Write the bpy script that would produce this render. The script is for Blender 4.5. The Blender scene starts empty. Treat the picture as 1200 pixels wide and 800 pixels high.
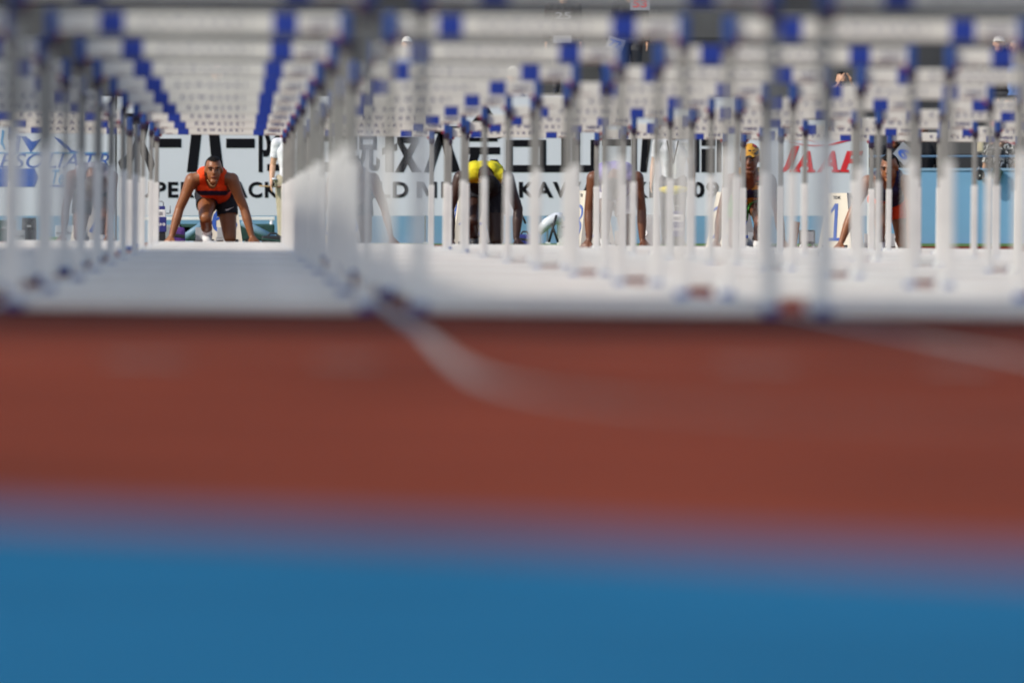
import bpy, bmesh, math, random
import numpy as np
from mathutils import Vector, Matrix

# ------------------------------------------------------------------ camera, light, exposure
sc = bpy.context.scene
col = sc.collection
FPX = 18200.0            # focal length in pixels of a 1200 px wide frame
CAM_Z = 0.30             # lens height above the track
HOR = 249.0              # image row of the horizon
VPX = 278.0              # image column of the lane direction

cam_d = bpy.data.cameras.new("camera")
cam = bpy.data.objects.new("camera", cam_d)
col.objects.link(cam)
cam.location = (0, 0, CAM_Z)
cam_d.sensor_width = 36.0
cam_d.lens = FPX / 1200.0 * 36.0
cam_d.clip_start = 0.5
cam_d.clip_end = 4000
cam_d.dof.use_dof = True
cam_d.dof.focus_distance = 167.0
cam_d.dof.aperture_fstop = 5.6
yaw = math.atan((600 - VPX) / FPX)
pitch = math.atan((400 - HOR) / FPX)
cam.rotation_euler = (math.pi / 2 - pitch, 0, -yaw)
sc.camera = cam

SUN = Vector((-0.74, -0.38, 0.58)).normalized()      # towards the sun
sun_el = math.asin(SUN.z)
w = bpy.data.worlds.new("World")
sc.world = w
w.use_nodes = True
wn = w.node_tree
sky = wn.nodes.new("ShaderNodeTexSky")
sky.sky_type = 'NISHITA'
sky.sun_disc = False
sky.sun_elevation = sun_el
sky.sun_rotation = math.atan2(SUN.x, SUN.y)
sky.dust_density = 1.5
wn.links.new(sky.outputs[0], wn.nodes["Background"].inputs[0])
wn.nodes["Background"].inputs[1].default_value = 0.15
sun_d = bpy.data.lights.new("sun", 'SUN')
sun_d.energy = 2.7
sun_d.angle = math.radians(0.5)
sun_d.color = (1.0, 0.935, 0.82)
sun = bpy.data.objects.new("sun", sun_d)
col.objects.link(sun)
sun.rotation_euler = (-SUN).to_track_quat('-Z', 'Y').to_euler()

sc.view_settings.view_transform = 'Standard'
sc.view_settings.look = 'None'
sc.view_settings.exposure = 0.27
sc.view_settings.gamma = 1.0

rnd = random.Random(7)


def P(x, y, Y):
    """place seen at photo column x and row y when it stands Y metres away"""
    return Vector(((x - VPX) * Y / FPX, Y, CAM_Z + (HOR - y) * Y / FPX))


def PX(x, Y):
    return (x - VPX) * Y / FPX


SLOPE = 0.0094           # the track falls this much towards the inside lanes


def zg(X, Y):
    z = -SLOPE * (max(-9, min(12, X)) + 0.143)
    if Y > 150:
        t = min(1, (Y - 150) / 45)
        t = t * t * (3 - 2 * t)
        z = z * (1 - t) - 0.132 * t
    return z


# ------------------------------------------------------------------ materials
MATS = {}


def mat(name, c, rough=0.6, var=0.08, scale=8.0, metal=0.0, bump=0.0, spec=0.4, bscale=None):
    if name in MATS:
        return MATS[name]
    m = bpy.data.materials.new(name)
    m.use_nodes = True
    nt = m.node_tree
    b = nt.nodes["Principled BSDF"]
    b.inputs["Roughness"].default_value = rough
    b.inputs["Metallic"].default_value = metal
    b.inputs["Specular IOR Level"].default_value = spec
    tc = nt.nodes.new("ShaderNodeTexCoord")
    n = nt.nodes.new("ShaderNodeTexNoise")
    n.inputs["Scale"].default_value = scale
    n.inputs["Detail"].default_value = 4
    nt.links.new(tc.outputs["Object"], n.inputs["Vector"])
    r = nt.nodes.new("ShaderNodeValToRGB")
    r.color_ramp.elements[0].position = 0.3
    r.color_ramp.elements[1].position = 0.7
    r.color_ramp.elements[0].color = tuple(max(0, v * (1 - var)) for v in c) + (1,)
    r.color_ramp.elements[1].color = tuple(min(1, v * (1 + var)) for v in c) + (1,)
    nt.links.new(n.outputs["Fac"], r.inputs["Fac"])
    nt.links.new(r.outputs["Color"], b.inputs["Base Color"])
    if bump:
        n2 = nt.nodes.new("ShaderNodeTexNoise")
        n2.inputs["Scale"].default_value = bscale or scale * 4
        n2.inputs["Detail"].default_value = 3
        nt.links.new(tc.outputs["Object"], n2.inputs["Vector"])
        bp = nt.nodes.new("ShaderNodeBump")
        bp.inputs["Strength"].default_value = bump
        bp.inputs["Distance"].default_value = 0.02
        nt.links.new(n2.outputs["Fac"], bp.inputs["Height"])
        nt.links.new(bp.outputs["Normal"], b.inputs["Normal"])
    MATS[name] = m
    return m


M_track = mat("track_red", (0.182, 0.036, 0.017), 0.95, 0.50, 1.0, bump=0.35, bscale=260, spec=0.05)
M_runoff = mat("runoff_blue", (0.012, 0.120, 0.240), 0.95, 0.32, 1.1, bump=0.3, bscale=260, spec=0.05)
M_line = mat("line_paint", (0.31, 0.26, 0.23), 0.7, 0.10, 3)
M_turf = mat("turf_green", (0.085, 0.17, 0.03), 0.95, 0.25, 3, bump=0.6, bscale=120)
M_earth = mat("outer_ground", (0.14, 0.14, 0.13), 0.95, 0.2, 0.2)
M_conc = mat("concrete", (0.085, 0.087, 0.088), 0.9, 0.18, 1.2, bump=0.2)
M_concd = mat("concrete_dark", (0.045, 0.047, 0.051), 0.9, 0.2, 1.1, bump=0.2)
M_bluewall = mat("wall_blue_paint", (0.19, 0.39, 0.60), 0.75, 0.07, 1.6, bump=0.05)
M_rail = mat("rail_lightblue", (0.25, 0.40, 0.55), 0.45, 0.06, 5)
M_banner = mat("banner_white", (0.61, 0.63, 0.70), 0.7, 0.05, 0.9, bump=0.12, bscale=2.5)
M_frame = mat("aluminium_frame", (0.75, 0.76, 0.78), 0.4, 0.05, 6)
M_ink = mat("ink_black", (0.006, 0.006, 0.009), 0.8, 0.1, 6, spec=0.1)
M_inkred = mat("ink_red", (0.62, 0.02, 0.03), 0.6, 0.08, 6)
M_inkblue = mat("ink_blue", (0.03, 0.10, 0.42), 0.6, 0.1, 6)
M_inklight = mat("ink_lightblue", (0.08, 0.30, 0.58), 0.6, 0.1, 6)
M_white = mat("hurdle_white_paint", (0.79, 0.79, 0.745), 0.45, 0.07, 5)
M_bar = mat("hurdle_bar_plastic", (0.73, 0.72, 0.65), 0.5, 0.08, 4)
M_tube = mat("hurdle_grey_tube", (0.29, 0.29, 0.265), 0.5, 0.12, 9)
M_hblue = mat("hurdle_blue", (0.014, 0.042, 0.30), 0.5, 0.12, 6)
M_clamp = mat("clamp_blue", (0.020, 0.065, 0.26), 0.45, 0.2, 8)
M_clampd = mat("clamp_dark", (0.030, 0.018, 0.045), 0.5, 0.2, 9)
M_clampr = mat("clamp_red", (0.30, 0.02, 0.03), 0.5, 0.2, 9)
M_label = mat("label_maroon", (0.16, 0.035, 0.035), 0.6, 0.2, 40)
M_hnavy = mat("hurdle_letters", (0.05, 0.05, 0.16), 0.6, 0.1, 9)
M_sign = mat("sign_cream", (0.68, 0.64, 0.52), 0.6, 0.04, 5)
M_black = mat("black_plastic", (0.018, 0.018, 0.02), 0.5, 0.15, 6)
M_grey = mat("grey_plastic", (0.30, 0.30, 0.31), 0.55, 0.1, 6)
M_silver = mat("silver_tarp", (0.60, 0.63, 0.68), 0.35, 0.12, 5, bump=0.3)
M_wplast = mat("white_plastic", (0.78, 0.78, 0.76), 0.45, 0.05, 6)
M_paper = mat("bib_paper", (0.30, 0.31, 0.34), 0.8, 0.1, 12)
M_navy = mat("navy_plastic", (0.03, 0.035, 0.20), 0.5, 0.1, 6)
M_steelblue = mat("steel_blue_paint", (0.16, 0.28, 0.38), 0.45, 0.1, 6)
M_purple = mat("purple_cloth", (0.10, 0.03, 0.20), 0.8, 0.2, 8, bump=0.3)
M_dgreen = mat("dark_green_cloth", (0.02, 0.06, 0.05), 0.8, 0.2, 8, bump=0.3)
M_gplast = mat("green_plastic", (0.13, 0.36, 0.08), 0.5, 0.15, 6)
M_wood = mat("pale_wood", (0.45, 0.30, 0.15), 0.6, 0.15, 12)
M_brown = mat("brown_board", (0.16, 0.08, 0.05), 0.7, 0.2, 8)
M_yellow = mat("yellow_cloth", (0.75, 0.60, 0.03), 0.8, 0.12, 10, bump=0.4, bscale=22)
M_roof = mat("roof_sheet", (0.4, 0.4, 0.4), 0.7, 0.1, 0.3)
M_shoe = mat("shoe_white", (0.70, 0.70, 0.70), 0.6, 0.15, 14)
M_shoed = mat("shoe_dark", (0.03, 0.03, 0.035), 0.5, 0.2, 14)


# ------------------------------------------------------------------ mesh helpers
def link(name, me, m=None, parent=None, loc=(0, 0, 0), rot=(0, 0, 0), smooth=False):
    o = bpy.data.objects.new(name, me)
    col.objects.link(o)
    if m is not None and len(me.materials) == 0:
        me.materials.append(m)
    o.location = loc
    o.rotation_euler = rot
    if parent is not None:
        o.parent = parent
    if smooth:
        for p in me.polygons:
            p.use_smooth = True
    return o


def tag(o, label=None, cat=None, group=None, kind=None):
    if label:
        o["label"] = label
    if cat:
        o["category"] = cat
    if group:
        o["group"] = group
    if kind:
        o["kind"] = kind
    return o


def empty(name, loc, label=None, cat=None, group=None, rot=(0, 0, 0)):
    o = bpy.data.objects.new(name, None)
    col.objects.link(o)
    o.location = loc
    o.rotation_euler = rot
    o.empty_display_size = 0.2
    return tag(o, label, cat, group)


class MB:
    """collects boxes, tubes and lathes and turns them into one mesh"""

    def __init__(s):
        s.v, s.f, s.sm = [], [], []

    def add(s, vs, fs, smooth=False):
        b = len(s.v)
        s.v += [tuple(x) for x in vs]
        s.f += [tuple(i + b for i in f) for f in fs]
        s.sm += [smooth] * len(fs)
        return s

    def box(s, c, size, rot=None, taper=1.0, bev=0.0):
        hx, hy, hz = size[0] / 2, size[1] / 2, size[2] / 2
        if bev <= 0:
            vs = [(x * hx * (taper if z > 0 else 1), y * hy * (taper if z > 0 else 1), z * hz)
                  for z in (-1, 1) for y in (-1, 1) for x in (-1, 1)]
            fs = [(0, 2, 3, 1), (4, 5, 7, 6), (0, 1, 5, 4), (2, 6, 7, 3), (0, 4, 6, 2), (1, 3, 7, 5)]
        else:
            bm = bmesh.new()
            bmesh.ops.create_cube(bm, size=1)
            for v in bm.verts:
                k = taper if v.co.z > 0 else 1
                v.co = Vector((v.co.x * size[0] * k, v.co.y * size[1] * k, v.co.z * size[2]))
            bmesh.ops.bevel(bm, geom=bm.edges[:], offset=bev, segments=2, affect='EDGES', profile=0.6)
            bm.verts.index_update()
            vs = [v.co.copy() for v in bm.verts]
            fs = [[v.index for v in f.verts] for f in bm.faces]
            bm.free()
        c = Vector(c)
        R = rot if rot is not None else Matrix.Identity(3)
        return s.add([R @ Vector(v) + c for v in vs], fs)

    def tube(s, pts, r, n=10, cap=True):
        pts = [Vector(p) for p in pts]
        rs = r if isinstance(r, (list, tuple)) else [r] * len(pts)
        vs = []
        prev = None
        for i, p in enumerate(pts):
            d = (pts[min(i + 1, len(pts) - 1)] - pts[max(i - 1, 0)]).normalized()
            a = Vector((0, 0, 1)) if abs(d.z) < 0.9 else Vector((0, 1, 0))
            u = d.cross(a).normalized() if prev is None else (prev - d * prev.dot(d)).normalized()
            prev = u
            q = d.cross(u)
            for k in range(n):
                t = 2 * math.pi * k / n
                vs.append(p + (u * math.cos(t) + q * math.sin(t)) * rs[i])
        fs = [(i * n + k, i * n + (k + 1) % n, (i + 1) * n + (k + 1) % n, (i + 1) * n + k)
              for i in range(len(pts) - 1) for k in range(n)]
        b = len(s.v)
        s.add(vs, fs, True)
        if cap:
            s.f.append(tuple(b + k for k in range(n))[::-1])
            s.f.append(tuple(b + (len(pts) - 1) * n + k for k in range(n)))
            s.sm += [False, False]
        return s

    def build(s, name, m, parent=None, loc=(0, 0, 0), rot=(0, 0, 0)):
        me = s.mesh(name)
        return link(name, me, m, parent, loc, rot)

    def mesh(s, name):
        me = bpy.data.meshes.new(name)
        me.from_pydata(s.v, [], s.f)
        me.polygons.foreach_set("use_smooth", s.sm)
        me.update()
        return me


def text_mesh(body, bold=0.0, spacing=1.0, shear=0.0):
    c = bpy.data.curves.new("lettering", 'FONT')
    c.body = body
    c.offset = bold
    c.space_character = spacing
    c.shear = shear
    c.resolution_u = 3
    o = bpy.data.objects.new("lettering", c)
    col.objects.link(o)
    dg = bpy.context.evaluated_depsgraph_get()
    dg.update()
    me = bpy.data.meshes.new_from_object(o.evaluated_get(dg), depsgraph=dg)
    bpy.data.objects.remove(o)
    bpy.data.curves.remove(c)
    me.name = "lettering"
    me.materials.clear()
    return me


def fit_text(body, x0, x1, z0, z1, y=0.0, bold=0.0, spacing=1.0, shear=0.0):
    """lettering on a plane that faces the camera, stretched to the given box"""
    me = text_mesh(body, bold, spacing, shear)
    n = len(me.vertices)
    a = np.zeros(n * 3)
    me.vertices.foreach_get("co", a)
    a = a.reshape(-1, 3)
    lo, hi = a.min(0), a.max(0)
    out = np.zeros_like(a)
    out[:, 0] = x0 + (a[:, 0] - lo[0]) / (hi[0] - lo[0]) * (x1 - x0)
    out[:, 2] = z0 + (a[:, 1] - lo[1]) / (hi[1] - lo[1]) * (z1 - z0)
    out[:, 1] = y
    me.vertices.foreach_set("co", out.ravel())
    me.update()
    return me


def islands(me):
    """the separate pieces of a lettering mesh, one mesh each"""
    n = len(me.vertices)
    par = list(range(n))

    def find(a):
        while par[a] != a:
            par[a] = par[par[a]]
            a = par[a]
        return a
    polys = [tuple(p.vertices) for p in me.polygons]
    for p in polys:
        for q in p[1:]:
            par[find(q)] = find(p[0])
    co = [tuple(v.co) for v in me.vertices]
    groups = {}
    for p in polys:
        groups.setdefault(find(p[0]), []).append(p)
    out = []
    for ps in groups.values():
        ids = sorted({i for p in ps for i in p})
        mp = {v: i for i, v in enumerate(ids)}
        m2 = bpy.data.meshes.new(me.name)
        m2.from_pydata([co[i] for i in ids], [], [tuple(mp[i] for i in p) for p in ps])
        out.append(m2)
    return out


# ------------------------------------------------------------------ ground
def sheet(name, xs, ys, m, dz=0.0, kind="structure", test=None):
    v, f = [], []
    for Y in ys:
        for X in xs:
            v.append((X, Y, zg(X, Y) + dz))
    n = len(xs)
    for j in range(len(ys) - 1):
        for i in range(n - 1):
            f.append((j * n + i, j * n + i + 1, (j + 1) * n + i + 1, (j + 1) * n + i))
    me = bpy.data.meshes.new(name)
    me.from_pydata(v, [], f)
    o = link(name, me, m)
    return tag(o, kind=kind)


g = MB()
g.add([(-1500, -800, -0.75), (1500, -800, -0.75), (1500, 2500, -0.75), (-1500, 2500, -0.75)], [(0, 1, 2, 3)])
tag(g.build("ground", M_earth), kind="structure")
track = sheet("track", [-45, -9, 0, 12, 45], [-40, 0, 20, 150] + [150 + i * 5 for i in range(1, 10)] + [260], M_track)
sheet("turf_strip", [-45, -9, 0, 12, 45], [197, 206, 214.9], M_turf, 0.004)

# blue run-off: its edge runs obliquely across the foreground
ro = MB()
e0, e1 = Vector((-0.235, 15.25)), Vector((0.686, 13.45))
dirv = (e1 - e0).normalized()
pa, pb = e0 - dirv * 4.5, e1 + dirv * 16
ro.add([(x, y, zg(x, y) + 0.004) for x, y in ((-9, -38), (pb.x, -38), (pb.x, pb.y), (e1.x, e1.y), (e0.x, e0.y), (pa.x, pa.y), (-9, pa.y))],
       [tuple(range(7))])
tag(ro.build("runoff_area", M_runoff), kind="structure")


def strip(name, pts, width, m, parent, dz=0.004):
    pts = [Vector(p) for p in pts]
    v, f = [], []
    for i, p in enumerate(pts):
        d = (pts[min(i + 1, len(pts) - 1)] - pts[max(i - 1, 0)]).normalized()
        nrm = Vector((-d.y, d.x)) * width / 2
        for s in (1, -1):
            q = p + nrm * s
            v.append((q.x, q.y, zg(q.x, q.y) + dz))
    for i in range(len(pts) - 1):
        f.append((2 * i, 2 * i + 1, 2 * i + 3, 2 * i + 2))
    me = bpy.data.meshes.new(name)
    me.from_pydata(v, [], f)
    return link(name, me, m, parent)


LANE = 1.22
LANE_X = {k: -0.143 + (6 - k) * LANE for k in range(0, 9)}
START_Y = 143.6
D0, STEP = 47.0, 9.14
for k in range(1, 9):
    X = LANE_X[k] - LANE / 2
    strip("lane_line", [(X, Y) for Y in ((40 if k == 5 else 24), 60, 100, 150)], 0.05, M_line, track)
strip("lane_line", [(LANE_X[1] + LANE / 2, Y) for Y in (30, 60, 100, 150)], 0.05, M_line, track)


def gpt(x, y):
    Y = 30.0
    for _ in range(20):
        X = PX(x, Y)
        Y = FPX * (CAM_Z - zg(X, Y)) / (y - HOR)
    return (PX(x, Y), Y)


# the line that swings away to the right in the foreground
strip("curved_line", [(LANE_X[6] + LANE / 2, 40.0)] + [gpt(*q) for q in ((503, 400), (527, 422), (545, 435), (563, 445), (590, 454), (640, 464), (740, 476), (900, 487), (1100, 496), (1400, 506))],
      0.034, M_line, track, 0.004)
strip("finish_line", [(-6, 32.9), (9, 32.9)], 0.05, M_line, track, 0.007)
strip("start_line", [(-8, START_Y + 0.06), (8, START_Y + 0.06)], 0.05, M_line, track, 0.007)
for k, X in LANE_X.items():
    if 3 <= k <= 7:
        me = text_mesh(str(k), 0.03)
        o = link("lane_number", me, M_line, track, (X - 0.14, 30.8, zg(X, 30) + 0.008), (0, 0.0094, 0))
        o.scale = (0.40, 0.6, 1)
        strip("timing_mark", [(X + 0.36, 30.8), (X + 0.36, 31.1)], 0.12, M_line, track, 0.008)

# ------------------------------------------------------------------ covered grandstand beside the track (unseen, added to shade the near lanes; outline worked back from that shade)
RH = 14.0
ox, oy = SUN.x / SUN.z * RH, SUN.y / SUN.z * RH      # from a shadow point to the roof point above it


def roofpoly(pts):
    v = [(x + ox, y + oy, RH) for x, y in pts] + [(x + ox, y + oy, RH + 0.4) for x, y in pts]
    n = len(pts)
    return v, [tuple(range(n))[::-1], tuple(range(n, 2 * n))] + [(i, (i + 1) % n, n + (i + 1) % n, n + i) for i in range(n)]


gs = empty("shade_stand", (0, 0, 0))
tag(gs, kind="structure")
v, f = roofpoly([(0.33, 108), (0.33, 48.2), (5, 48.2), (5, 38.5), (-22, 38.5), (-22, 108)])
MB().add(v, f).build("shade_roof", M_roof, gs)
for Y in (44, 58, 72, 86, 100):
    MB().tube([(-34, Y, -0.6), (-34, Y, RH)], 0.35).build("column", M_conc, gs)
for i in range(8):
    MB().box((-21 - i * 1.6, 73, -0.4 + i * 0.5), (1.6, 60, 1.0 + i)).build("terrace", M_conc, gs)

# ------------------------------------------------------------------ far wall, stand, banners
WY = 215.0
wall = empty("perimeter_wall", (0, WY, -0.132), "low sky-blue painted wall behind the start with a pale capping", "wall")
for i in range(12):
    x0 = -14 + i * 2.6
    MB().box((x0 + 1.3, 0.12, 0.5), (2.592, 0.24, 1.02), bev=0.012).build("panel", M_bluewall, wall)
MB().box((1.6, 0.12, 1.028), (31.4, 0.27, 0.034)).build("capping", M_rail, wall)

stand = empty("spectator_stand", (0, WY + 1.2, -0.132), "grey concrete terraces of the spectator stand above the blue wall", "stand")
TIER = 0.42
for i in range(14):
    b = MB()
    b.box((2, 0.9 * i + 0.9 + 0.45, TIER * (i + 1) - TIER / 2 - 0.1), (46, 0.9, TIER + 0.2))
    b.build("terrace_step", M_conc if i % 2 else M_concd, stand)
MB().box((2, 13.8, 4.6), (46, 0.4, 10)).build("rear_wall", M_concd, stand)

rail = empty("guard_rail", (0, WY + 0.62, -0.132), "thin light-blue guard rail running along the top of the wall", "rail")
MB().tube([(-14, 0, 1.21), (17, 0, 1.21)], 0.016).build("rail_bar", M_rail, rail)
for i in range(13):
    MB().tube([(-14 + i * 2.6, 0, 0), (-14 + i * 2.6, 0, 1.21)], 0.016).build("post", M_rail, rail)

BY = 212.0


def banner(x0, x1, ytop, ybot, label, name="banner"):
    a, b = P(x0, ybot, BY), P(x1, ytop, BY)
    r = empty(name, (0, BY, 0), label, "banner")
    MB().box(((a.x + b.x) / 2, 0.02, (a.z + b.z) / 2), (b.x - a.x, 0.03, b.z - a.z), bev=0.004).build("sheet", M_banner, r)
    for x in (a.x - 0.015, b.x + 0.015):
        MB().box((x, 0.03, (b.z - 0.14) / 2 + 0.01), (0.03, 0.05, b.z + 0.15)).build("frame_post", M_frame, r)
    n = max(2, int((b.x - a.x) / 1.6))
    for i in range(n):
        x = a.x + (b.x - a.x) * (i + 0.5) / n
        MB().box((x, 0.32, -0.118), (0.06, 0.6, 0.03)).tube([(x, 0.58, -0.11), (x, 0.06, b.z * 0.75)], 0.014).build("brace", M_frame, r)
    return r


def bt(parent, body, x0, x1, y0, y1, m, bold=0.0, spacing=1.0, shear=0.0, name="lettering"):
    a, b = P(x0, y1, BY), P(x1, y0, BY)
    me = fit_text(body, a.x, b.x, a.z, b.z, 0.0, bold, spacing, shear)
    for piece in islands(me):
        link("letter" if len(body) > 1 else "character_stroke", piece, m, parent)


def bpoly(parent, polys, m, name="character_stroke", dy=0.0):
    for pl in polys:
        MB().add([(P(x, y, BY).x, dy, P(x, y, BY).z) for x, y in pl], [tuple(range(len(pl)))]).build(name, m, parent)


def rc(x0, y0, x1, y1):
    return [(x0, y0), (x0, y1), (x1, y1), (x1, y0)]


main_b = banner(137, 859, 113, 253, "long white meet banner with huge black characters above bold capital letters")
for ch, x0, x1, y0, y1, bold in (("ス", 138, 182, 132, 202, 0.04), ("陸", 303, 345, 128, 202, 0.018), ("上", 350, 392, 130, 202, 0.04),
                                 ("競", 396, 445, 127, 202, 0.014)):
    bt(main_b, ch, x0, x1, y0, y1, M_ink, bold)
bpoly(main_b, [rc(452, 128, 461, 202), rc(446, 142, 465, 150), [(448, 174), (448, 182), (465, 176), (465, 168)],
               rc(466, 140, 492, 148), rc(475, 128, 483, 140), rc(465, 160, 491, 168),
               [(465, 168), (473, 168), (494, 202), (483, 202)], [(482, 168), (491, 168), (473, 202), (462, 202)]], M_ink)
bpoly(main_b, [rc(498, 148, 539, 157), rc(513, 128, 523, 148), [(513, 157), (496, 202), (507, 202), (518, 170), (523, 157)],
               [(514, 157), (528, 202), (540, 202), (524, 157)]], M_ink)
bpoly(main_b, [rc(489, 213, 493.5, 232), rc(507.5, 213, 512, 232), [(493.5, 213), (493.5, 219), (499.5, 230), (501.5, 230), (501.5, 224), (496, 213)],
               [(507.5, 213), (507.5, 219), (501.5, 230), (501.5, 224), (505, 213)]], M_ink, "letter")
bpoly(main_b, [rc(178, 162.5, 212.5, 173)], M_ink)
bpoly(main_b, [[(226, 140), (219, 202), (231, 202), (238, 140)], [(243, 140), (249, 202), (262, 202), (255, 140)]], M_ink)
bpoly(main_b, [rc(265, 162.5, 298.5, 173.5)], M_ink)
bpoly(main_b, [[(565, 126), (543, 158), (552, 163), (568, 142), (584, 163), (593, 158), (572, 126)], rc(549, 161, 583, 166),
               rc(545, 172.5, 586, 181), [(551, 181), (545, 202), (555, 202), (562, 181)],
               [(555, 196), (555, 202), (586, 202), (584, 193)], [(574, 187), (580, 202), (589, 202), (583, 187)]], M_ink)
bpoly(main_b, [rc(594, 164, 600.5, 202), rc(600.5, 164, 632, 172), rc(600.5, 193.5, 632, 202), rc(632, 164, 640, 202)], M_ink)
bpoly(main_b, [rc(640, 193.5, 700, 202), rc(658, 150, 667, 193.5), rc(671, 150, 679, 193.5), rc(692, 164, 700, 193.5)], M_ink)
bpoly(main_b, [rc(706, 163, 740, 171), rc(741, 158, 746, 200), [(753, 158), (750, 202), (758, 202), (764, 158)]], M_ink)
bpoly(main_b, [rc(768, 160, 806, 168), rc(784, 168, 792, 202)], M_ink)
bpoly(main_b, [rc(813, 158, 819.5, 202), rc(822, 162, 838, 171), rc(822, 174.5, 837, 202), rc(840, 160, 846, 202)], M_ink)
for wd, x0, x1 in (("SUPER", 147, 228), ("TRACK", 240, 327), ("&", 350, 368), ("FIELD", 403, 479), ("EET", 517, 560),
                   ("KAWASAKI", 608, 766), ("2009", 776, 843)):
    bt(main_b, wd, x0, x1, 213, 232, M_ink, 0.034, 1.15)

logo_b = banner(-60, 134, 113, 253, "white banner with blue sweeping logo, italic blue letters and blue ribbon")
bt(logo_b, "ESOLIATR", 0, 129, 180, 197, M_inkblue, 0.0, 1.0, 0.3)
bpoly(logo_b, [rc(-55, 178.5, 128, 180.2)], M_inklight)
bpoly(logo_b, [[(-55, 197.5), (-55, 219), (41, 219), (46, 208), (41, 197.5)], rc(57, 217, 76, 219)], M_inkblue)
bt(logo_b, "Te", 60, 76, 199, 216, M_inklight, 0.01, 1.0, 0.3)
bpoly(logo_b, [[(24, 160), (36, 179), (52, 160), (47, 164), (38, 166), (30, 160)],
               [(62, 160), (72, 164), (84, 176), (96, 178.5), (82, 178.5), (70, 168)],
               [(19, 158), (17, 178), (21, 178), (24, 160)]], M_inkblue)
bpoly(logo_b, [[(3, 152), (1, 168), (6, 176), (7, 174), (4, 166), (6, 154)]], M_inklight)

jaaf_b = banner(864, 1016, 140, 253, "white association board with large red slanted serif letters under a red swoosh")
for ch, x0, x1, y0, y1 in (("J", 912, 937, 171, 202), ("A", 928, 954, 177, 202), ("A", 958, 982, 177, 202), ("F", 984, 1011, 177, 202)):
    bt(jaaf_b, ch, x0, x1, y0, y1, M_inkred, 0.035, 1.0, 0.28)
bpoly(jaaf_b, [rc(926, 199, 938, 202), rc(945, 199, 956, 202), rc(974, 199, 985, 202), rc(984, 199, 995, 202)], M_inkred, dy=-0.003)
sw = []
for i in range(25):
    t = i / 24
    sw.append((925 + 72 * t, 165 + 8 * math.sin(math.pi * min(1, t * 0.85 + 0.06)) - 3 * t))
sw2 = [(x, y - 0.5 - 2.6 * (i / 24) ** 1.5) for i, (x, y) in enumerate(sw)]
swm = MB()
for i in range(24):
    swm.add([(P(x, y, BY).x, -0.001, P(x, y, BY).z) for x, y in (sw[i], sw[i + 1], sw2[i + 1], sw2[i])], [(0, 1, 2, 3)])
swm.build("swoosh", M_inkred, jaaf_b)
bpoly(jaaf_b, [[(925, 162), (925, 163.4), (947, 163.6), (962, 169), (947, 162.6)]], M_inkred)

# ------------------------------------------------------------------ hurdles
HP = 0.532               # half the distance between the posts
BB, BT = 0.945, 1.019    # crossbar bottom and top


def make_hurdle_parts():
    parts = []             # (name, mesh, material, loc, parent index)

    def add(name, mb, m, parent=None):
        me = mb if isinstance(mb, bpy.types.Mesh) else mb.mesh(name)
        if len(me.materials) == 0:
            me.materials.append(m)
        parts.append((name, me, parent))
        return len(parts) - 1
    bar = add("top_bar", MB().box((0, 0, (BB + BT) / 2), (2 * HP + 0.03, 0.024, BT - BB), bev=0.005), M_bar)
    for s in (-1, 1):
        add("blue_band", MB().box((s * 0.3135, 0, (BB + BT) / 2), (0.090, 0.029, BT - BB + 0.004), bev=0.004), M_hblue, bar)
    add("lettering", fit_text("KAWASAKI", -0.195, 0.180, BB + 0.026, BB + 0.054, -0.0135, 0.012, 2.0), M_hnavy, bar)
    add("maker_lettering", fit_text("NISHI", 0.395, 0.490, BB + 0.026, BB + 0.050, -0.0135, 0.03, 1.0), M_hnavy, bar)
    add("red_label", MB().box((0.415, -0.0132, BB + 0.010), (0.085, 0.002, 0.006)), M_label, bar)
    add("red_label", MB().box((-0.43, -0.0132, BB + 0.006), (0.05, 0.002, 0.005)), M_label, bar)
    for s in (-1, 1):
        lo = add("lower_post", MB().box((s * HP, 0, 0.288), (0.046, 0.046, 0.514), bev=0.006), M_white)
        add("upper_post", MB().box((s * HP, 0, (0.54 + BB - 0.02) / 2), (0.037, 0.037, BB - 0.02 - 0.54), bev=0.005), M_tube)
        c = add("clamp", MB().box((s * HP, -0.005, (BB + BT) / 2 - 0.012), (0.042, 0.064, 0.118), bev=0.010), M_clamp)
        add("clamp_foot", MB().box((s * HP, -0.008, BB - 0.035), (0.047, 0.062, 0.046), bev=0.008), M_clampd, c)
        add("release_tab", MB().box((s * (HP - 0.030), -0.012, BB - 0.008), (0.018, 0.03, 0.024), bev=0.003), M_clampr, c)
        add("base_foot", MB().box((s * HP, 0.33, 0.027), (0.05, 0.70, 0.05), bev=0.009), M_white)
        add("foot_cap", MB().box((s * HP, -0.042, 0.017), (0.050, 0.04, 0.030), bev=0.010), M_clamp)
        add("rear_cap", MB().box((s * HP, 0.70, 0.026), (0.056, 0.05, 0.050), bev=0.010), M_clamp)
    add("base_bar", MB().box((0, 0, 0.030), (2 * HP - 0.044, 0.045, 0.050), bev=0.010), M_white)
    return parts


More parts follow.
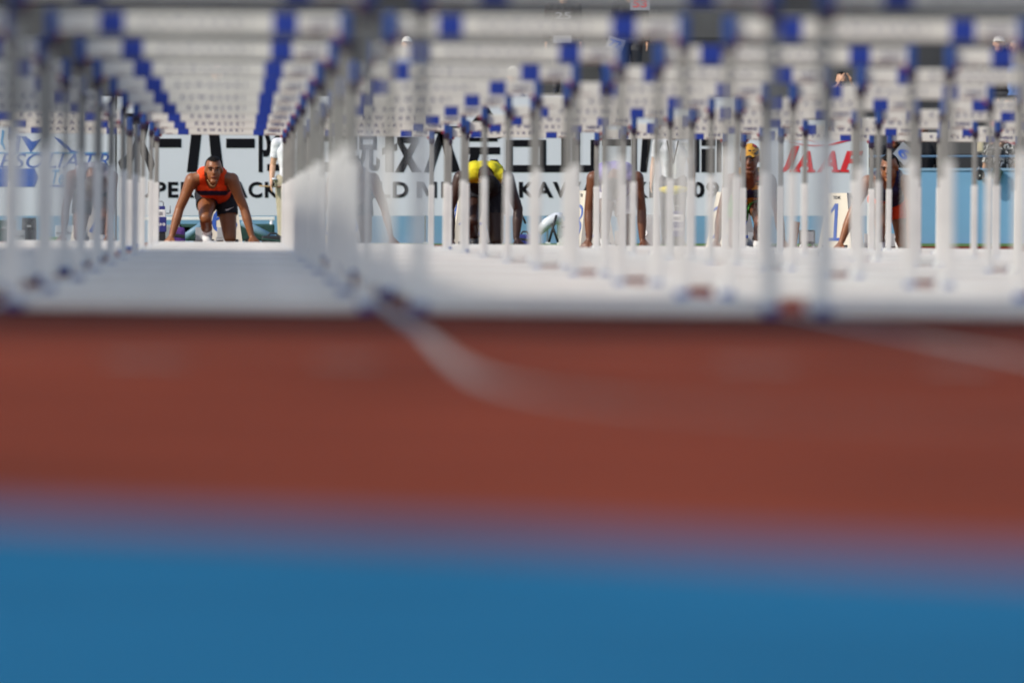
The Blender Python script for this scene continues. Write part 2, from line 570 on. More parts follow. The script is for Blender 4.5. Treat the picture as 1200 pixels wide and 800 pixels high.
HPARTS = make_hurdle_parts()
LANE_TXT = {7: "leftmost lane", 6: "orange-vested runner's lane", 5: "grey-vested runner's lane",
            4: "yellow-vested runner's lane", 3: "lilac-vested runner's lane", 2: "black-and-gold runner's lane", 1: "navy-vested runner's lane"}
ORD = ["first", "second", "third", "fourth", "fifth", "sixth", "seventh", "eighth", "ninth", "tenth"]
tilt = math.atan(SLOPE)
hr = random.Random(3)
for lane in (7, 6, 5, 4, 3, 2, 1):
    for row in range(9, -1, -1):
        Y = D0 + row * STEP
        X = LANE_X[lane]
        xl, xr = VPX + (X - HP - 0.06) * FPX / Y, VPX + (X + HP + 0.06) * FPX / Y
        if xr < -12 or xl > 1212:
            continue
        h = empty("hurdle", (X + hr.uniform(-.006, .006), Y + hr.uniform(-.03, .03), zg(X, Y)),
                  "white hurdle with blue bands, %s from the start in the %s" % (ORD[9 - row], LANE_TXT[lane]),
                  "hurdle", "hurdles lined up in the lanes", (hr.uniform(-.002, .002), tilt + hr.uniform(-.002, .002), hr.uniform(-.006, .006)))
        objs = []
        for nm, me, par in HPARTS:
            o = bpy.data.objects.new(nm, me)
            col.objects.link(o)
            o.parent = h if par is None else objs[par]
            if "lettering" in nm:
                o["kind"] = "stuff"
            objs.append(o)

# ------------------------------------------------------------------ people
def capsule(p0, p1, r0, r1, n=12):
    d = p1 - p0
    L = d.length
    d = d / L if L > 1e-6 else Vector((0, 0, 1))
    a = Vector((0, 0, 1)) if abs(d.z) < 0.9 else Vector((1, 0, 0))
    u = d.cross(a).normalized()
    q = d.cross(u)
    rings = []
    for k in (-80, -50, -25, 0):
        t = math.radians(k)
        rings.append((p0 + d * r0 * math.sin(t), r0 * math.cos(t)))
    for k in (0, 25, 50, 80):
        t = math.radians(k)
        rings.append((p1 + d * r1 * math.sin(t), r1 * math.cos(t)))
    v, f = [], []
    for c, r in rings:
        for i in range(n):
            t = 2 * math.pi * i / n
            v.append(c + (u * math.cos(t) + q * math.sin(t)) * r)
    for j in range(len(rings) - 1):
        for i in range(n):
            f.append((j * n + i, j * n + (i + 1) % n, (j + 1) * n + (i + 1) % n, (j + 1) * n + i))
    f.append(tuple(range(n))[::-1])
    f.append(tuple((len(rings) - 1) * n + i for i in range(n)))
    return v, f


def ellipsoid(c, R, rad, n=14, m=9):
    v, f = [], []
    for j in range(m + 1):
        t = math.pi * (0.02 + 0.96 * j / m) - math.pi / 2
        for i in range(n):
            a = 2 * math.pi * i / n
            v.append(c + R @ Vector((rad[0] * math.cos(t) * math.cos(a), rad[1] * math.cos(t) * math.sin(a), rad[2] * math.sin(t))))
    for j in range(m):
        for i in range(n):
            f.append((j * n + i, j * n + (i + 1) % n, (j + 1) * n + (i + 1) % n, (j + 1) * n + i))
    f.append(tuple(range(n))[::-1])
    f.append(tuple(m * n + i for i in range(n)))
    return v, f


def build_body(caps, ells, voxel, smooth_it):
    mb = MB()
    for nm, p0, p1, r0, r1 in caps:
        mb.add(*capsule(p0, p1, r0, r1))
    for nm, c, R, rad in ells:
        mb.add(*ellipsoid(c, R, rad))
    me = mb.mesh("raw")
    o = bpy.data.objects.new("raw", me)
    col.objects.link(o)
    md = o.modifiers.new("r", 'REMESH')
    md.mode = 'VOXEL'
    md.voxel_size = voxel
    md.adaptivity = 0
    ms = o.modifiers.new("s", 'SMOOTH')
    ms.factor = 0.5
    ms.iterations = smooth_it
    dg = bpy.context.evaluated_depsgraph_get()
    dg.update()
    out = bpy.data.meshes.new_from_object(o.evaluated_get(dg), depsgraph=dg)
    bpy.data.objects.remove(o)
    bpy.data.meshes.remove(me)
    nv = len(out.vertices)
    V = np.zeros(nv * 3)
    out.vertices.foreach_get("co", V)
    V = V.reshape(-1, 3)
    Nn = np.zeros(nv * 3)
    out.vertices.foreach_get("normal", Nn)
    Nn = Nn.reshape(-1, 3)
    F = [tuple(p.vertices) for p in out.polygons]
    C = np.zeros(len(F) * 3)
    out.polygons.foreach_get("center", C)
    C = C.reshape(-1, 3)
    names = [c[0] for c in caps] + [e[0] for e in ells]
    D = np.zeros((len(names), len(C)))
    T = np.zeros((len(names), len(C)))
    for i, (nm, p0, p1, r0, r1) in enumerate(caps):
        a, b = np.array(p0), np.array(p1)
        ab = b - a
        t = np.clip(((C - a) @ ab) / max(1e-9, ab @ ab), 0, 1)
        D[i] = np.linalg.norm(C - (a + t[:, None] * ab), axis=1) - (r0 + (r1 - r0) * t)
        T[i] = t
    k = len(caps)
    for i, (nm, c, R, rad) in enumerate(ells):
        q = (C - np.array(c)) @ np.array(R)
        D[k + i] = (np.linalg.norm(q / np.array(rad), axis=1) - 1) * min(rad)
    best = D.argmin(0)
    nearest = np.array(names)[best]
    tt = T[best, np.arange(len(C))]
    for p in out.polygons:
        p.use_smooth = True
    out.materials.clear()
    return dict(me=out, V=V, N=Nn, F=F, C=C, near=nearest, t=tt)


def shell(bd, mask, off, name, m, parent):
    ids = np.nonzero(mask)[0]
    if len(ids) == 0:
        return None
    used, faces = {}, []
    for i in ids:
        fc = []
        for vi in bd["F"][i]:
            if vi not in used:
                used[vi] = len(used)
            fc.append(used[vi])
        faces.append(fc)
    idx = np.array(list(used.keys()))
    vs = bd["V"][idx] + bd["N"][idx] * off
    me = bpy.data.meshes.new(name)
    me.from_pydata(vs.tolist(), [], faces)
    return link(name, me, m, parent, smooth=True)


def head_parts(H, f, u, s=1.0):
    f = f.normalized()
    u = (u - f * u.dot(f)).normalized()
    x = u.cross(f).normalized() * -1
    R = Matrix((x, f, u)).transposed()

    def L(a, b, c):
        return H + R @ Vector((a * s, b * s, c * s))
    ells = [("cranium", L(0, -0.012, 0.035), R, (0.076 * s, 0.095 * s, 0.088 * s)),
            ("face", L(0, 0.022, -0.028), R, (0.062 * s, 0.072 * s, 0.092 * s)),
            ("ear", L(0.077, -0.005, -0.002), R, (0.012 * s, 0.022 * s, 0.034 * s)),
            ("ear", L(-0.077, -0.005, -0.002), R, (0.012 * s, 0.022 * s, 0.034 * s))]
    caps = [("nose", L(0, 0.085, 0.018), L(0, 0.103, -0.020), 0.011 * s, 0.016 * s),
            ("brow", L(-0.035, 0.078, 0.028), L(0.035, 0.078, 0.028), 0.015 * s, 0.015 * s),
            ("lip", L(-0.016, 0.086, -0.056), L(0.016, 0.086, -0.056), 0.012 * s, 0.012 * s),
            ("face", L(-0.012, 0.068, -0.100), L(0.012, 0.068, -0.100), 0.022 * s, 0.022 * s)]
    return R, L, caps, ells


def hand_caps(wr, tip, palm_n, side, name="hand", spread=0.5, curl=0.012):
    """palm and five fingers from the wrist towards tip; side is the direction of the thumb"""
    d = (tip - wr).normalized()
    sd = (side - d * side.dot(d)).normalized()
    n = d.cross(sd)
    if n.dot(palm_n) < 0:
        n = -n
    k0 = wr + d * 0.075
    caps = [(name, wr, k0 + sd * 0.022, 0.024, 0.017), (name, wr, k0 - sd * 0.024, 0.024, 0.015), (name, wr, k0, 0.024, 0.018)]
    for i, (o, l) in enumerate(((0.030, 0.072), (0.010, 0.082), (-0.011, 0.076), (-0.031, 0.060))):
        a = k0 + sd * o
        m_ = a + (d + sd * o * spread * 12) .normalized() * l * 0.5 + n * curl * 0.3
        e = m_ + (d + sd * o * spread * 10 + n * curl * 30).normalized() * l * 0.5
        caps += [(name, a, m_, 0.0115, 0.0105), (name, m_, e, 0.0105, 0.0095)]
    a = wr + d * 0.025 + sd * 0.018
    m_ = a + (d * 0.6 + sd * 0.8).normalized() * 0.042
    caps += [(name, a, m_, 0.015, 0.0125), (name, m_, m_ + (d + sd * 0.35).normalized() * 0.034, 0.0125, 0.0105)]
    return caps


def limbs(J, k=1.0):
    V3 = Vector
    c = []
    hw = (J["hl"] - J["hr"]).length / 2
    c.append(("pelvis", J["hl"], J["hr"], 0.098 * k, 0.098 * k))
    pc = (J["hl"] + J["hr"]) / 2
    side = (J["sr"] - J["sl"]).normalized()
    ch = J["chest"]
    wa = pc.lerp(ch, 0.5)
    c.append(("torso", pc - side * 0.04, wa - side * 0.045, 0.092 * k, 0.088 * k))
    c.append(("torso", pc + side * 0.04, wa + side * 0.045, 0.092 * k, 0.088 * k))
    c.append(("torso", wa - side * 0.045, ch - side * 0.075, 0.088 * k, 0.104 * k))
    c.append(("torso", wa + side * 0.045, ch + side * 0.075, 0.088 * k, 0.104 * k))
    c.append(("torso", ch - side * 0.08, J["neck"] - side * 0.07, 0.10 * k, 0.058 * k))
    c.append(("torso", ch + side * 0.08, J["neck"] + side * 0.07, 0.10 * k, 0.058 * k))
    c.append(("torso", wa, ch, 0.088 * k, 0.108 * k))
    c.append(("torso", ch, J["neck"], 0.106 * k, 0.060 * k))
    c.append(("neck", J["neck"], J["head"], 0.056 * k, 0.052 * k))
    for s in ("l", "r"):
        S, E, W = J["s" + s], J["e" + s], J["w" + s]
        c.append(("yoke", J["neck"], S, 0.055 * k, 0.052 * k))
        c.append(("delt", S, S.lerp(E, 0.35), 0.060 * k, 0.050 * k))
        c.append(("uparm", S, E, 0.052 * k, 0.040 * k))
        c.append(("forearm", E, E.lerp(W, 0.4), 0.039 * k, 0.041 * k))
        c.append(("forearm", E.lerp(W, 0.4), W, 0.041 * k, 0.026 * k))
        Hh, K, A, Tt = J["h" + s], J["k" + s], J["a" + s], J["t" + s]
        c.append(("thigh", Hh, Hh.lerp(K, 0.4), 0.086 * k, 0.080 * k))
        c.append(("thigh_low", Hh.lerp(K, 0.4), K, 0.080 * k, 0.055 * k))
        back = (A - K).cross(side).normalized()
        c.append(("calf", K, K.lerp(A, 0.35), 0.052 * k, 0.052 * k))
        c.append(("shin", K.lerp(A, 0.35), A, 0.052 * k, 0.034 * k))
        c.append(("foot", A, Tt, 0.038 * k, 0.030 * k))
        heel = A + (A - Tt).normalized() * 0.045
        c.append(("foot", A, heel - (A - K).normalized() * -0.02, 0.036 * k, 0.030 * k))
    return c


def skin(name, c):
    return mat(name, c, 0.45, 0.10, 14, bump=0.08, bscale=30, spec=0.5)


def make_person(loc, J, label, group, skin_m, wear, voxel=0.0085, face=Vector((0, -1, 0)), up=Vector((0, 0, 1)), hands=None, hair_m=None,
                detail=True, head_s=1.0, rotz=0.0, bulk=1.0, cat="person"):
    root = empty("person", loc, label, cat, group, (0, 0, rotz))
    R, L, hc, he = head_parts(J["head"], face, up, head_s)
    caps = limbs(J, bulk) + hc
    if hands:
        for h in hands:
            caps += hand_caps(*h)
    bd = build_body(caps, he, voxel, 4 if voxel < 0.012 else 2)
    body = link("body", bd["me"], skin_m, root)
    C, near, t = bd["C"], bd["near"], bd["t"]
    loc_h = (C - np.array(J["head"])) @ np.array(R) / head_s
    hair_mask = np.isin(near, ["cranium", "neck"]) & ((loc_h[:, 2] > 0.078 + 0.25 * np.abs(loc_h[:, 0])) | ((loc_h[:, 1] < -0.015) & (loc_h[:, 2] > -0.055))) & (loc_h[:, 2] > -0.06)
    if hair_m is not None:
        nm = "hair"
        if isinstance(hair_m, tuple):
            nm, hair_m = hair_m
            if nm in ("cap", "headscarf"):
                hair_mask = np.isin(near, ["cranium", "brow"]) & (loc_h[:, 2] > 0.035)
        shell(bd, hair_mask, 0.008, nm, hair_m, root)
        if nm == "cap":
            b = MB().box(L(0, 0.12, 0.045), (0.13, 0.10, 0.012), R, bev=0.004)
            b.build("cap_peak", hair_m, root)
    if detail:
        for s in (-1, 1):
            MB().add(*ellipsoid(L(s * 0.030, 0.083, 0.008), R, (0.014, 0.010, 0.008)), True).build("eye", M_eye, root)
            MB().tube([L(s * 0.014, 0.098, 0.030), L(s * 0.033, 0.096, 0.034), L(s * 0.052, 0.083, 0.028)], 0.006, 6).build("eyebrow", M_hairk, root)
        MB().tube([L(-0.022, 0.096, -0.057), L(0, 0.101, -0.056), L(0.022, 0.096, -0.057)], 0.005, 6).build("mouth", M_lip, root)
    for nm, fn, off, m in wear:
        mk = fn(C, near, t, J)
        if nm in ("shoe", "sock"):
            mid = (J["hl"].x + J["hr"].x) / 2
            shell(bd, mk & (C[:, 0] < mid), off, nm, m, root)
            shell(bd, mk & (C[:, 0] >= mid), off, nm, m, root)
        else:
            shell(bd, mk, off, nm, m, root)
    return root, bd, L


M_eye = mat("eye_dark", (0.02, 0.014, 0.010), 0.3, 0.1, 20)
M_lip = mat("lips", (0.22, 0.07, 0.05), 0.5, 0.1, 20)
M_hairk = mat("hair_black", (0.010, 0.008, 0.007), 0.7, 0.3, 60, bump=0.8, bscale=90, spec=0.12)
M_hairb = mat("hair_brown", (0.05, 0.028, 0.015), 0.55, 0.3, 60, bump=0.5, bscale=90)
M_hairg = mat("hair_grey", (0.30, 0.29, 0.28), 0.6, 0.3, 60, bump=0.5, bscale=90)
SK_tan = skin("skin_tan", (0.25, 0.092, 0.033))
SK_dark = skin("skin_dark", (0.040, 0.016, 0.010))
SK_brown = skin("skin_brown", (0.15, 0.053, 0.022))
SK_light = skin("skin_light", (0.52, 0.30, 0.19))


def cloth(name, c, b=0.5):
    return mat(name, c, 0.8, 0.10, 12, bump=b, bscale=16, spec=0.25)


def vest_fn(neck_open=True):
    def fn(C, near, t, J):
        nk = np.array(J["neck"])
        pc = (np.array(J["hl"]) + np.array(J["hr"])) / 2
        side = np.array(J["sr"]) - np.array(J["sl"])
        side = side / np.linalg.norm(side)
        lat = np.abs((C - nk) @ side)
        ax = pc - nk
        ax = ax / np.linalg.norm(ax)
        down = (C - nk) @ ax
        m = np.isin(near, ["torso"]) | ((near == "yoke") & (lat < (0.112 if neck_open else 0.150) * J["sr"].x / 0.185))
        if not neck_open:
            m &= C[:, 2] > J["chest"].z - 0.075
        if neck_open:
            m &= ~(((lat / 0.070) ** 2 + ((nk[2] + 0.01 - C[:, 2]) / 0.145) ** 2 < 1) & (C[:, 1] < nk[1] + 0.05))
        m &= ~(lat > (0.132 if neck_open else 0.160) * J["sr"].x / 0.185 + 0.15 * np.clip(down - 0.16, 0, 1)) | (down > 0.20)
        return m
    return fn


def panel_fn(C, near, t, J):
    """the shaded front of a bent-over runner's vest"""
    return (near == "torso") & (C[:, 2] <= J["chest"].z - 0.070)


def shorts_fn(C, near, t, J):
    return (near == "pelvis") | (near == "thigh") | ((near == "thigh_low") & (t < 0.12))


def sock_fn(C, near, t, J):
    return (near == "shin") & (t > 0.35)


def shoe_fn(C, near, t, J):
    return near == "foot"


def shirt_fn(C, near, t, J):
    return np.isin(near, ["torso", "yoke", "delt"]) | ((near == "uparm") & (t < 0.62)) | ((near == "pelvis") & (C[:, 2] > J["hl"].z + 0.02))


def trouser_fn(C, near, t, J):
    return np.isin(near, ["pelvis", "thigh", "thigh_low", "calf", "shin"])


def J3(d):
    return {k: Vector(v) for k, v in d.items()}


def crouch(hl, hrr, sz=0.62, sw=0.185, lead="l", head=(0.0, -0.10, 0.71), pel=(0, 0.46, 0.46), hunch=0.0, bow=0.02):
    """crouched on the marks, facing the camera: hands on the line at y = 0, feet behind"""
    d = {}
    px, py, pz = pel
    d["neck"] = (0, 0.01, sz + 0.035 + hunch * 0.3)
    d["chest"] = (0, 0.13, sz - 0.035 + hunch)
    d["head"] = head
    d["sl"], d["sr"] = (-sw, 0.03, sz - 0.02), (sw, 0.03, sz - 0.02)
    d["wl"], d["wr"] = (hl, 0.01, 0.085), (hrr, 0.01, 0.085)
    for s, x in (("l", hl), ("r", hrr)):
        sg = -1 if s == "l" else 1
        S, W = Vector(d["s" + s]), Vector(d["w" + s])
        d["e" + s] = tuple(S.lerp(W, 0.52) + Vector((sg * bow, 0.03, 0)))
    d["hl"], d["hr"] = (px - 0.085, py, pz), (px + 0.085, py, pz)
    f, r = ("l", "r") if lead == "l" else ("r", "l")
    sg = -1 if lead == "l" else 1
    d["k" + f] = (px + sg * 0.10, py - 0.34, 0.25)
    d["a" + f] = (px + sg * 0.085, py + 0.02, 0.095)
    d["t" + f] = (px + sg * 0.085, py - 0.07, 0.032)
    d["k" + r] = (px - sg * 0.125, py - 0.08, 0.065)
    d["a" + r] = (px - sg * 0.11, py + 0.33, 0.115)
    d["t" + r] = (px - sg * 0.11, py + 0.28, 0.035)
    return J3(d)


def crouch_hands(J):
    out = []
    for s, sg in (("l", -1), ("r", 1)):
        W = J["w" + s]
        out.append((W, W + Vector((sg * 0.045, -0.045, -0.075)), Vector((0, 0.3, -1)), Vector((-sg * 0.9, -0.35, -0.1)), "hand", 0.7, 0.006))
    return out


def stand_pose(h, arms=None, lean=0.0):
    d = {"hl": (-0.085, 0, 0.50 * h), "hr": (0.085, 0, 0.50 * h), "chest": (0, 0, 0.735 * h), "neck": (0, 0.0, 0.825 * h),
         "head": (0, -0.015, 0.915 * h), "sl": (-0.185, 0, 0.805 * h), "sr": (0.185, 0, 0.805 * h),
         "kl": (-0.095, -0.01, 0.27 * h), "kr": (0.095, -0.01, 0.27 * h), "al": (-0.10, 0.02, 0.05 * h), "ar": (0.10, 0.02, 0.05 * h),
         "tl": (-0.12, -0.14, 0.033), "tr": (0.12, -0.14, 0.033),
         "el": (-0.235, 0.01, 0.625 * h), "er": (0.235, 0.01, 0.625 * h), "wl": (-0.245, -0.06, 0.475 * h), "wr": (0.245, -0.06, 0.475 * h)}
    if arms:
        d.update(arms)
    return J3(d)


def stand_hands(J):
    out = []
    for s, sg in (("l", -1), ("r", 1)):
        d = (J["w" + s] - J["e" + s]).normalized()
        out.append((J["w" + s], J["w" + s] + d * 0.1, Vector((-sg, 0, 0)), Vector((0, -1, 0)), "hand", 0.05, 0.014))
    return out


# --- runners on the marks
GR = "runners crouched on the start line"
C_orange = cloth("vest_orange", (0.86, 0.072, 0.012), 0.9)
C_blacks = cloth("shorts_black", (0.018, 0.018, 0.022))
C_yellow = cloth("vest_yellow", (0.64, 0.55, 0.02), 0.9)
C_lilac = cloth("vest_lilac", (0.26, 0.22, 0.50))
C_whites = cloth("shorts_white", (0.72, 0.72, 0.74))
C_navy = cloth("vest_navy", (0.020, 0.022, 0.075))
C_redsh = cloth("shorts_red", (0.72, 0.06, 0.015))
C_green = cloth("shorts_green", (0.06, 0.25, 0.04))
C_grey = cloth("vest_grey", (0.25, 0.25, 0.29))
C_sock = cloth("sock_white", (0.75, 0.76, 0.80))
C_khaki = cloth("trousers_khaki", (0.38, 0.34, 0.25))
C_shirtw = cloth("shirt_white", (0.66, 0.68, 0.73), 0.7)
C_dgrey = cloth("trousers_grey", (0.07, 0.07, 0.075))


def pattern_mat(name, scale=13.0):
    m = bpy.data.materials.new(name)
    m.use_nodes = True
    nt = m.node_tree
    b = nt.nodes["Principled BSDF"]
    b.inputs["Roughness"].default_value = 0.7
    tc = nt.nodes.new("ShaderNodeTexCoord")
    n = nt.nodes.new("ShaderNodeTexNoise")
    n.inputs["Scale"].default_value = scale
    n.inputs["Detail"].default_value = 1
    n.inputs["Distortion"].default_value = 1.6
    nt.links.new(tc.outputs["Object"], n.inputs["Vector"])
    r = nt.nodes.new("ShaderNodeValToRGB")
    r.color_ramp.interpolation = 'CONSTANT'
    e = r.color_ramp.elements
    e[0].color = (0.42, 0.02, 0.02, 1)
    e[1].color = (0.012, 0.012, 0.012, 1)
    e[1].position = 0.37
    for p_, c_ in ((0.44, (0.55, 0.27, 0.02, 1)), (0.60, (0.012, 0.012, 0.012, 1))):
        q = e.new(p_)
        q.color = c_
    nt.links.new(n.outputs["Fac"], r.inputs["Fac"])
    nt.links.new(r.outputs["Color"], b.inputs["Base Color"])
    return m


C_patt = pattern_mat("black_gold_pattern", 10)
C_gold = pattern_mat("black_gold_vest", 7)


def band_fn(lo, hi):
    v = vest_fn()

    def fn(C, near, t, J):
        return v(C, near, t, J) & (C[:, 2] > lo) & (C[:, 2] < hi) & (C[:, 1] < 0.2)
    return fn


def runner(lane, xpx, J, label, skin_m, wear, **kw):
    X = PX(xpx, START_Y)
    loc = (X, START_Y, zg(X, START_Y) + 0.002)
    return make_person(loc, J, label, GR, skin_m, wear, hands=crouch_hands(J), **kw)


def std_wear(vest, shorts, shoe=M_shoe, sock=None, extra=(), neck_open=True):
    wl = [("vest", vest_fn(neck_open), 0.008, vest), ("shorts", shorts_fn, 0.014, shorts), ("shoe", shoe_fn, 0.010, shoe)]
    if sock is not None:
        wl.append(("sock", sock_fn, 0.005, sock))
    return wl + list(extra)


J6 = crouch(-0.37, 0.365, 0.62, head=(0.015, -0.12, 0.69), pel=(0.04, 0.46, 0.46))
r6, bd6, L6 = runner(6, 248.5, J6, "runner in orange vest and black shorts crouched on marks, looking at camera", SK_tan,
                     std_wear(C_orange, C_blacks, M_shoe, C_sock, [("vest_band", band_fn(0.465, 0.505), 0.011, C_navy)]),
                     face=Vector((0.02, -1, -0.10)), hair_m=M_hairk, bulk=1.1)
MB().add([(0.118, 0.318, 0.325), (0.135, 0.317, 0.312), (0.205, 0.320, 0.350), (0.140, 0.316, 0.326)], [(0, 1, 2, 3)]).build("tick_mark", M_wplast, r6)
MB().tube([(-0.045, -0.075, 0.60), (-0.01, -0.125, 0.545), (0.015, -0.13, 0.535), (0.05, -0.105, 0.575)], 0.0022, 6).build("necklace", M_wood, r6)
J4 = crouch(-0.295, 0.30, 0.66, sw=0.215, head=(0.06, -0.19, 0.585), pel=(0, 0.46, 0.52), hunch=0.05, bow=0.06)
runner(4, 567, J4, "dark-skinned runner in yellow vest crouched with head hanging down", SK_dark, std_wear(C_yellow, C_blacks, M_shoed, None, [("vest_front", panel_fn, 0.007, C_blacks)], neck_open=False),  # black front panel paints in the shade under the yellow vest
       face=Vector((0, 0.75, -0.65)), up=Vector((0, -0.7, -0.7)), hair_m=M_hairk, detail=False, bulk=1.15)
J3_ = crouch(-0.24, 0.25, 0.67, sw=0.20, head=(-0.03, -0.09, 0.56), pel=(0, 0.46, 0.52), hunch=0.05)
runner(3, 721, J3_, "brown-skinned runner in lilac vest and white shorts crouched with head down", SK_brown, std_wear(C_lilac, C_whites, M_shoe, None, [("vest_front", panel_fn, 0.007, C_lilac)], neck_open=False),
       face=Vector((0, 0.75, -0.65)), up=Vector((0, -0.7, -0.7)), hair_m=M_hairk, detail=False, bulk=1.12)
J2 = crouch(-0.30, 0.30, 0.66, lead="r", head=(0.0, -0.10, 0.84), pel=(0, 0.46, 0.47))
runner(2, 879, J2, "runner in black and gold vest with a patterned red and gold headscarf", SK_brown,
       std_wear(C_gold, C_green, M_shoe, None, [("vest_band", band_fn(0.49, 0.56), 0.011, C_navy)]),
       face=Vector((-0.2, -1, -0.25)), hair_m=("headscarf", C_patt), head_s=1.1, bulk=1.1)
J1 = crouch(-0.43, 0.20, 0.66, sw=0.185, lead="l", head=(0.01, -0.06, 0.77), pel=(0.03, 0.42, 0.48))
runner(1, 1041, J1, "runner in navy vest and red shorts crouched in the rightmost lane", SK_tan,
       std_wear(C_navy, C_redsh, M_shoe), face=Vector((-0.35, -1, -0.3)), hair_m=M_hairk, bulk=1.1)
J5 = crouch(-0.34, 0.35, 0.64, head=(0.0, -0.10, 0.70))
runner(5, 414, J5, "runner in grey vest crouched behind the posts between orange and yellow runners", SK_brown, std_wear(C_grey, C_blacks, M_shoed),
       face=Vector((0, -1, -0.35)), hair_m=M_hairk)
J7 = crouch(-0.26, 0.14, 0.64, head=(0.0, -0.09, 0.54), lead="r", hunch=0.04)
runner(7, 108, J7, "runner crouched with head down in the leftmost lane behind the posts", SK_brown, std_wear(C_grey, C_blacks, M_shoe, None, [("vest_front", panel_fn, 0.007, C_grey)], neck_open=False),
       face=Vector((0, 0.75, -0.65)), up=Vector((0, -0.7, -0.7)), hair_m=M_hairb, detail=False)

# starting blocks
for lane, xp, txt in ((7, 108, "leftmost"), (6, 248.5, "orange-vested"), (5, 414, "grey-vested"), (4, 567, "yellow-vested"), (3, 717, "lilac-vested"),
                      (2, 875, "black-and-gold"), (1, 1036, "navy-and-red clad")):
    X = PX(xp, START_Y)
    b = empty("starting_block", (X, START_Y + 0.35, zg(X, START_Y)), "starting block behind the feet of the %s runner" % txt, "block", "starting blocks behind the runners")
    MB().box((0, 0.30, 0.02), (0.07, 0.80, 0.03), bev=0.005).build("rail", M_wplast, b)
    for s, yy in ((-1, 0.21), (1, 0.52)):
        Rm = Matrix.Rotation(math.radians(-35), 3, 'X')
        MB().box((s * 0.10, yy + 0.03, 0.095), (0.11, 0.025, 0.15), Rm, bev=0.006).build("pedal", M_grey, b)
        MB().box((s * 0.065, yy + 0.04, 0.05), (0.06, 0.10, 0.04), bev=0.005).build("bracket", M_grey, b)

# lane number signs
SY = 153.0


def lane_sign(num, xpx, rot, desc):
    X = PX(xpx, SY)
    s = empty("lane_sign", (X, SY, zg(X, SY)), desc, "sign", "lane number signs behind the runners", (0, 0, rot))
    wb, wt, hh = 0.36, 0.20, 0.55
    MB().box((0, 0, hh / 2), (wb, wb, hh), taper=wt / wb).build("body", M_sign, s)
    tl = math.atan((wb - wt) / 2 / hh)
    for a in (0, math.pi / 2, -math.pi / 2):
        if num == "1":
            me = MB().add([(-0.016, 0, 0.09), (0.016, 0, 0.09), (0.016, 0, 0.45), (-0.016, 0, 0.45), (-0.016, 0, 0.40), (-0.055, 0, 0.35), (-0.055, 0, 0.385)],
                          [(0, 1, 2, 3, 4), (4, 5, 6), (3, 4, 6)]).mesh("number")
        else:
            me = fit_text(num, -0.125, 0.125, 0.09, 0.42, 0, -0.018)
        R = Matrix.Rotation(a, 4, 'Z') @ Matrix.Translation((0, -wb / 2 - 0.003, 0)) @ Matrix.Rotation(-tl, 4, 'X')
        me.transform(R)
        link("number", me, M_inkblue, s)
        if num == "1":
            me = MB().box((0, 0, 0.095), (0.13, 0.001, 0.03)).mesh("number_foot")
            me.transform(R)
            link("number_foot", me, M_inkblue, s)
        me = fit_text("TDK", -0.04, 0.04, 0.495, 0.525, 0, 0.03)
        me.transform(R)
        link("lettering", me, M_ink, s)
    for sx in (-1, 1):
        MB().box((sx * 0.12, -0.176, 0.018), (0.03, 0.012, 0.04)).build("foot", M_black, s)
    return s


for num, xp, rot, desc in (("7", 109, 0.3, "cream lane sign with blue 7 behind the leftmost runner"),
                           ("6", 263, 0.0, "cream lane sign with blue 6 behind the orange-vested runner's legs"),
                           ("5", 404, 0.2, "cream lane sign with blue 5 behind the grey-vested runner"),
                           ("4", 548, 0.2, "cream lane sign with blue 4 behind the yellow-vested runner"),
                           ("3", 694, 0.3, "cream lane sign with blue 3 behind the lilac-vested runner"),
                           ("2", 857, 0.85, "cream lane sign with blue 2, edge-on left of the black-and-gold runner"),
                           ("1", 986, -0.42, "cream lane sign with a tall blue 1, left of the navy-vested runner")):
    lane_sign(num, xp, rot, desc)

# start loudspeaker boxes
for xp, desc in ((186, "blue and white start loudspeaker box with wire handle beside the orange-vested runner"),
                 (793, "blue and white start loudspeaker box in front of the white-shirted official")):
    Y = 150.0
    X = PX(xp, Y)
    s = empty("start_speaker", (X, Y, zg(X, Y)), desc, "loudspeaker", "start loudspeaker boxes")
    MB().box((0, 0, 0.055), (0.13, 0.13, 0.10), bev=0.006).build("base", M_black, s)
    MB().box((0, 0, 0.178), (0.15, 0.15, 0.145), bev=0.008).build("lower_case", M_navy, s)
    MB().box((0, 0, 0.285), (0.135, 0.135, 0.075), bev=0.008).build("middle_case", M_wplast, s)
    MB().box((0.0, -0.069, 0.285), (0.07, 0.006, 0.03), bev=0.002).build("dial_plate", M_grey, s)
    MB().box((0, 0, 0.338), (0.125, 0.125, 0.035), bev=0.006).build("lid", M_navy, s)
    MB().tube([(-0.045, 0, 0.355), (-0.045, 0, 0.39), (-0.03, 0, 0.402), (0.03, 0, 0.402), (0.045, 0, 0.39), (0.045, 0, 0.355)], 0.006, 8).build("handle", M_grey, s)
    MB().tube([(0.072, 0, 0.285), (0.11, 0, 0.285), (0.11, 0, 0.36)], 0.006, 8).build("hook", M_grey, s)
    link("lettering", fit_text("NISHI", -0.062, 0.062, 0.165, 0.195, -0.0765, 0.02), M_wplast, s)

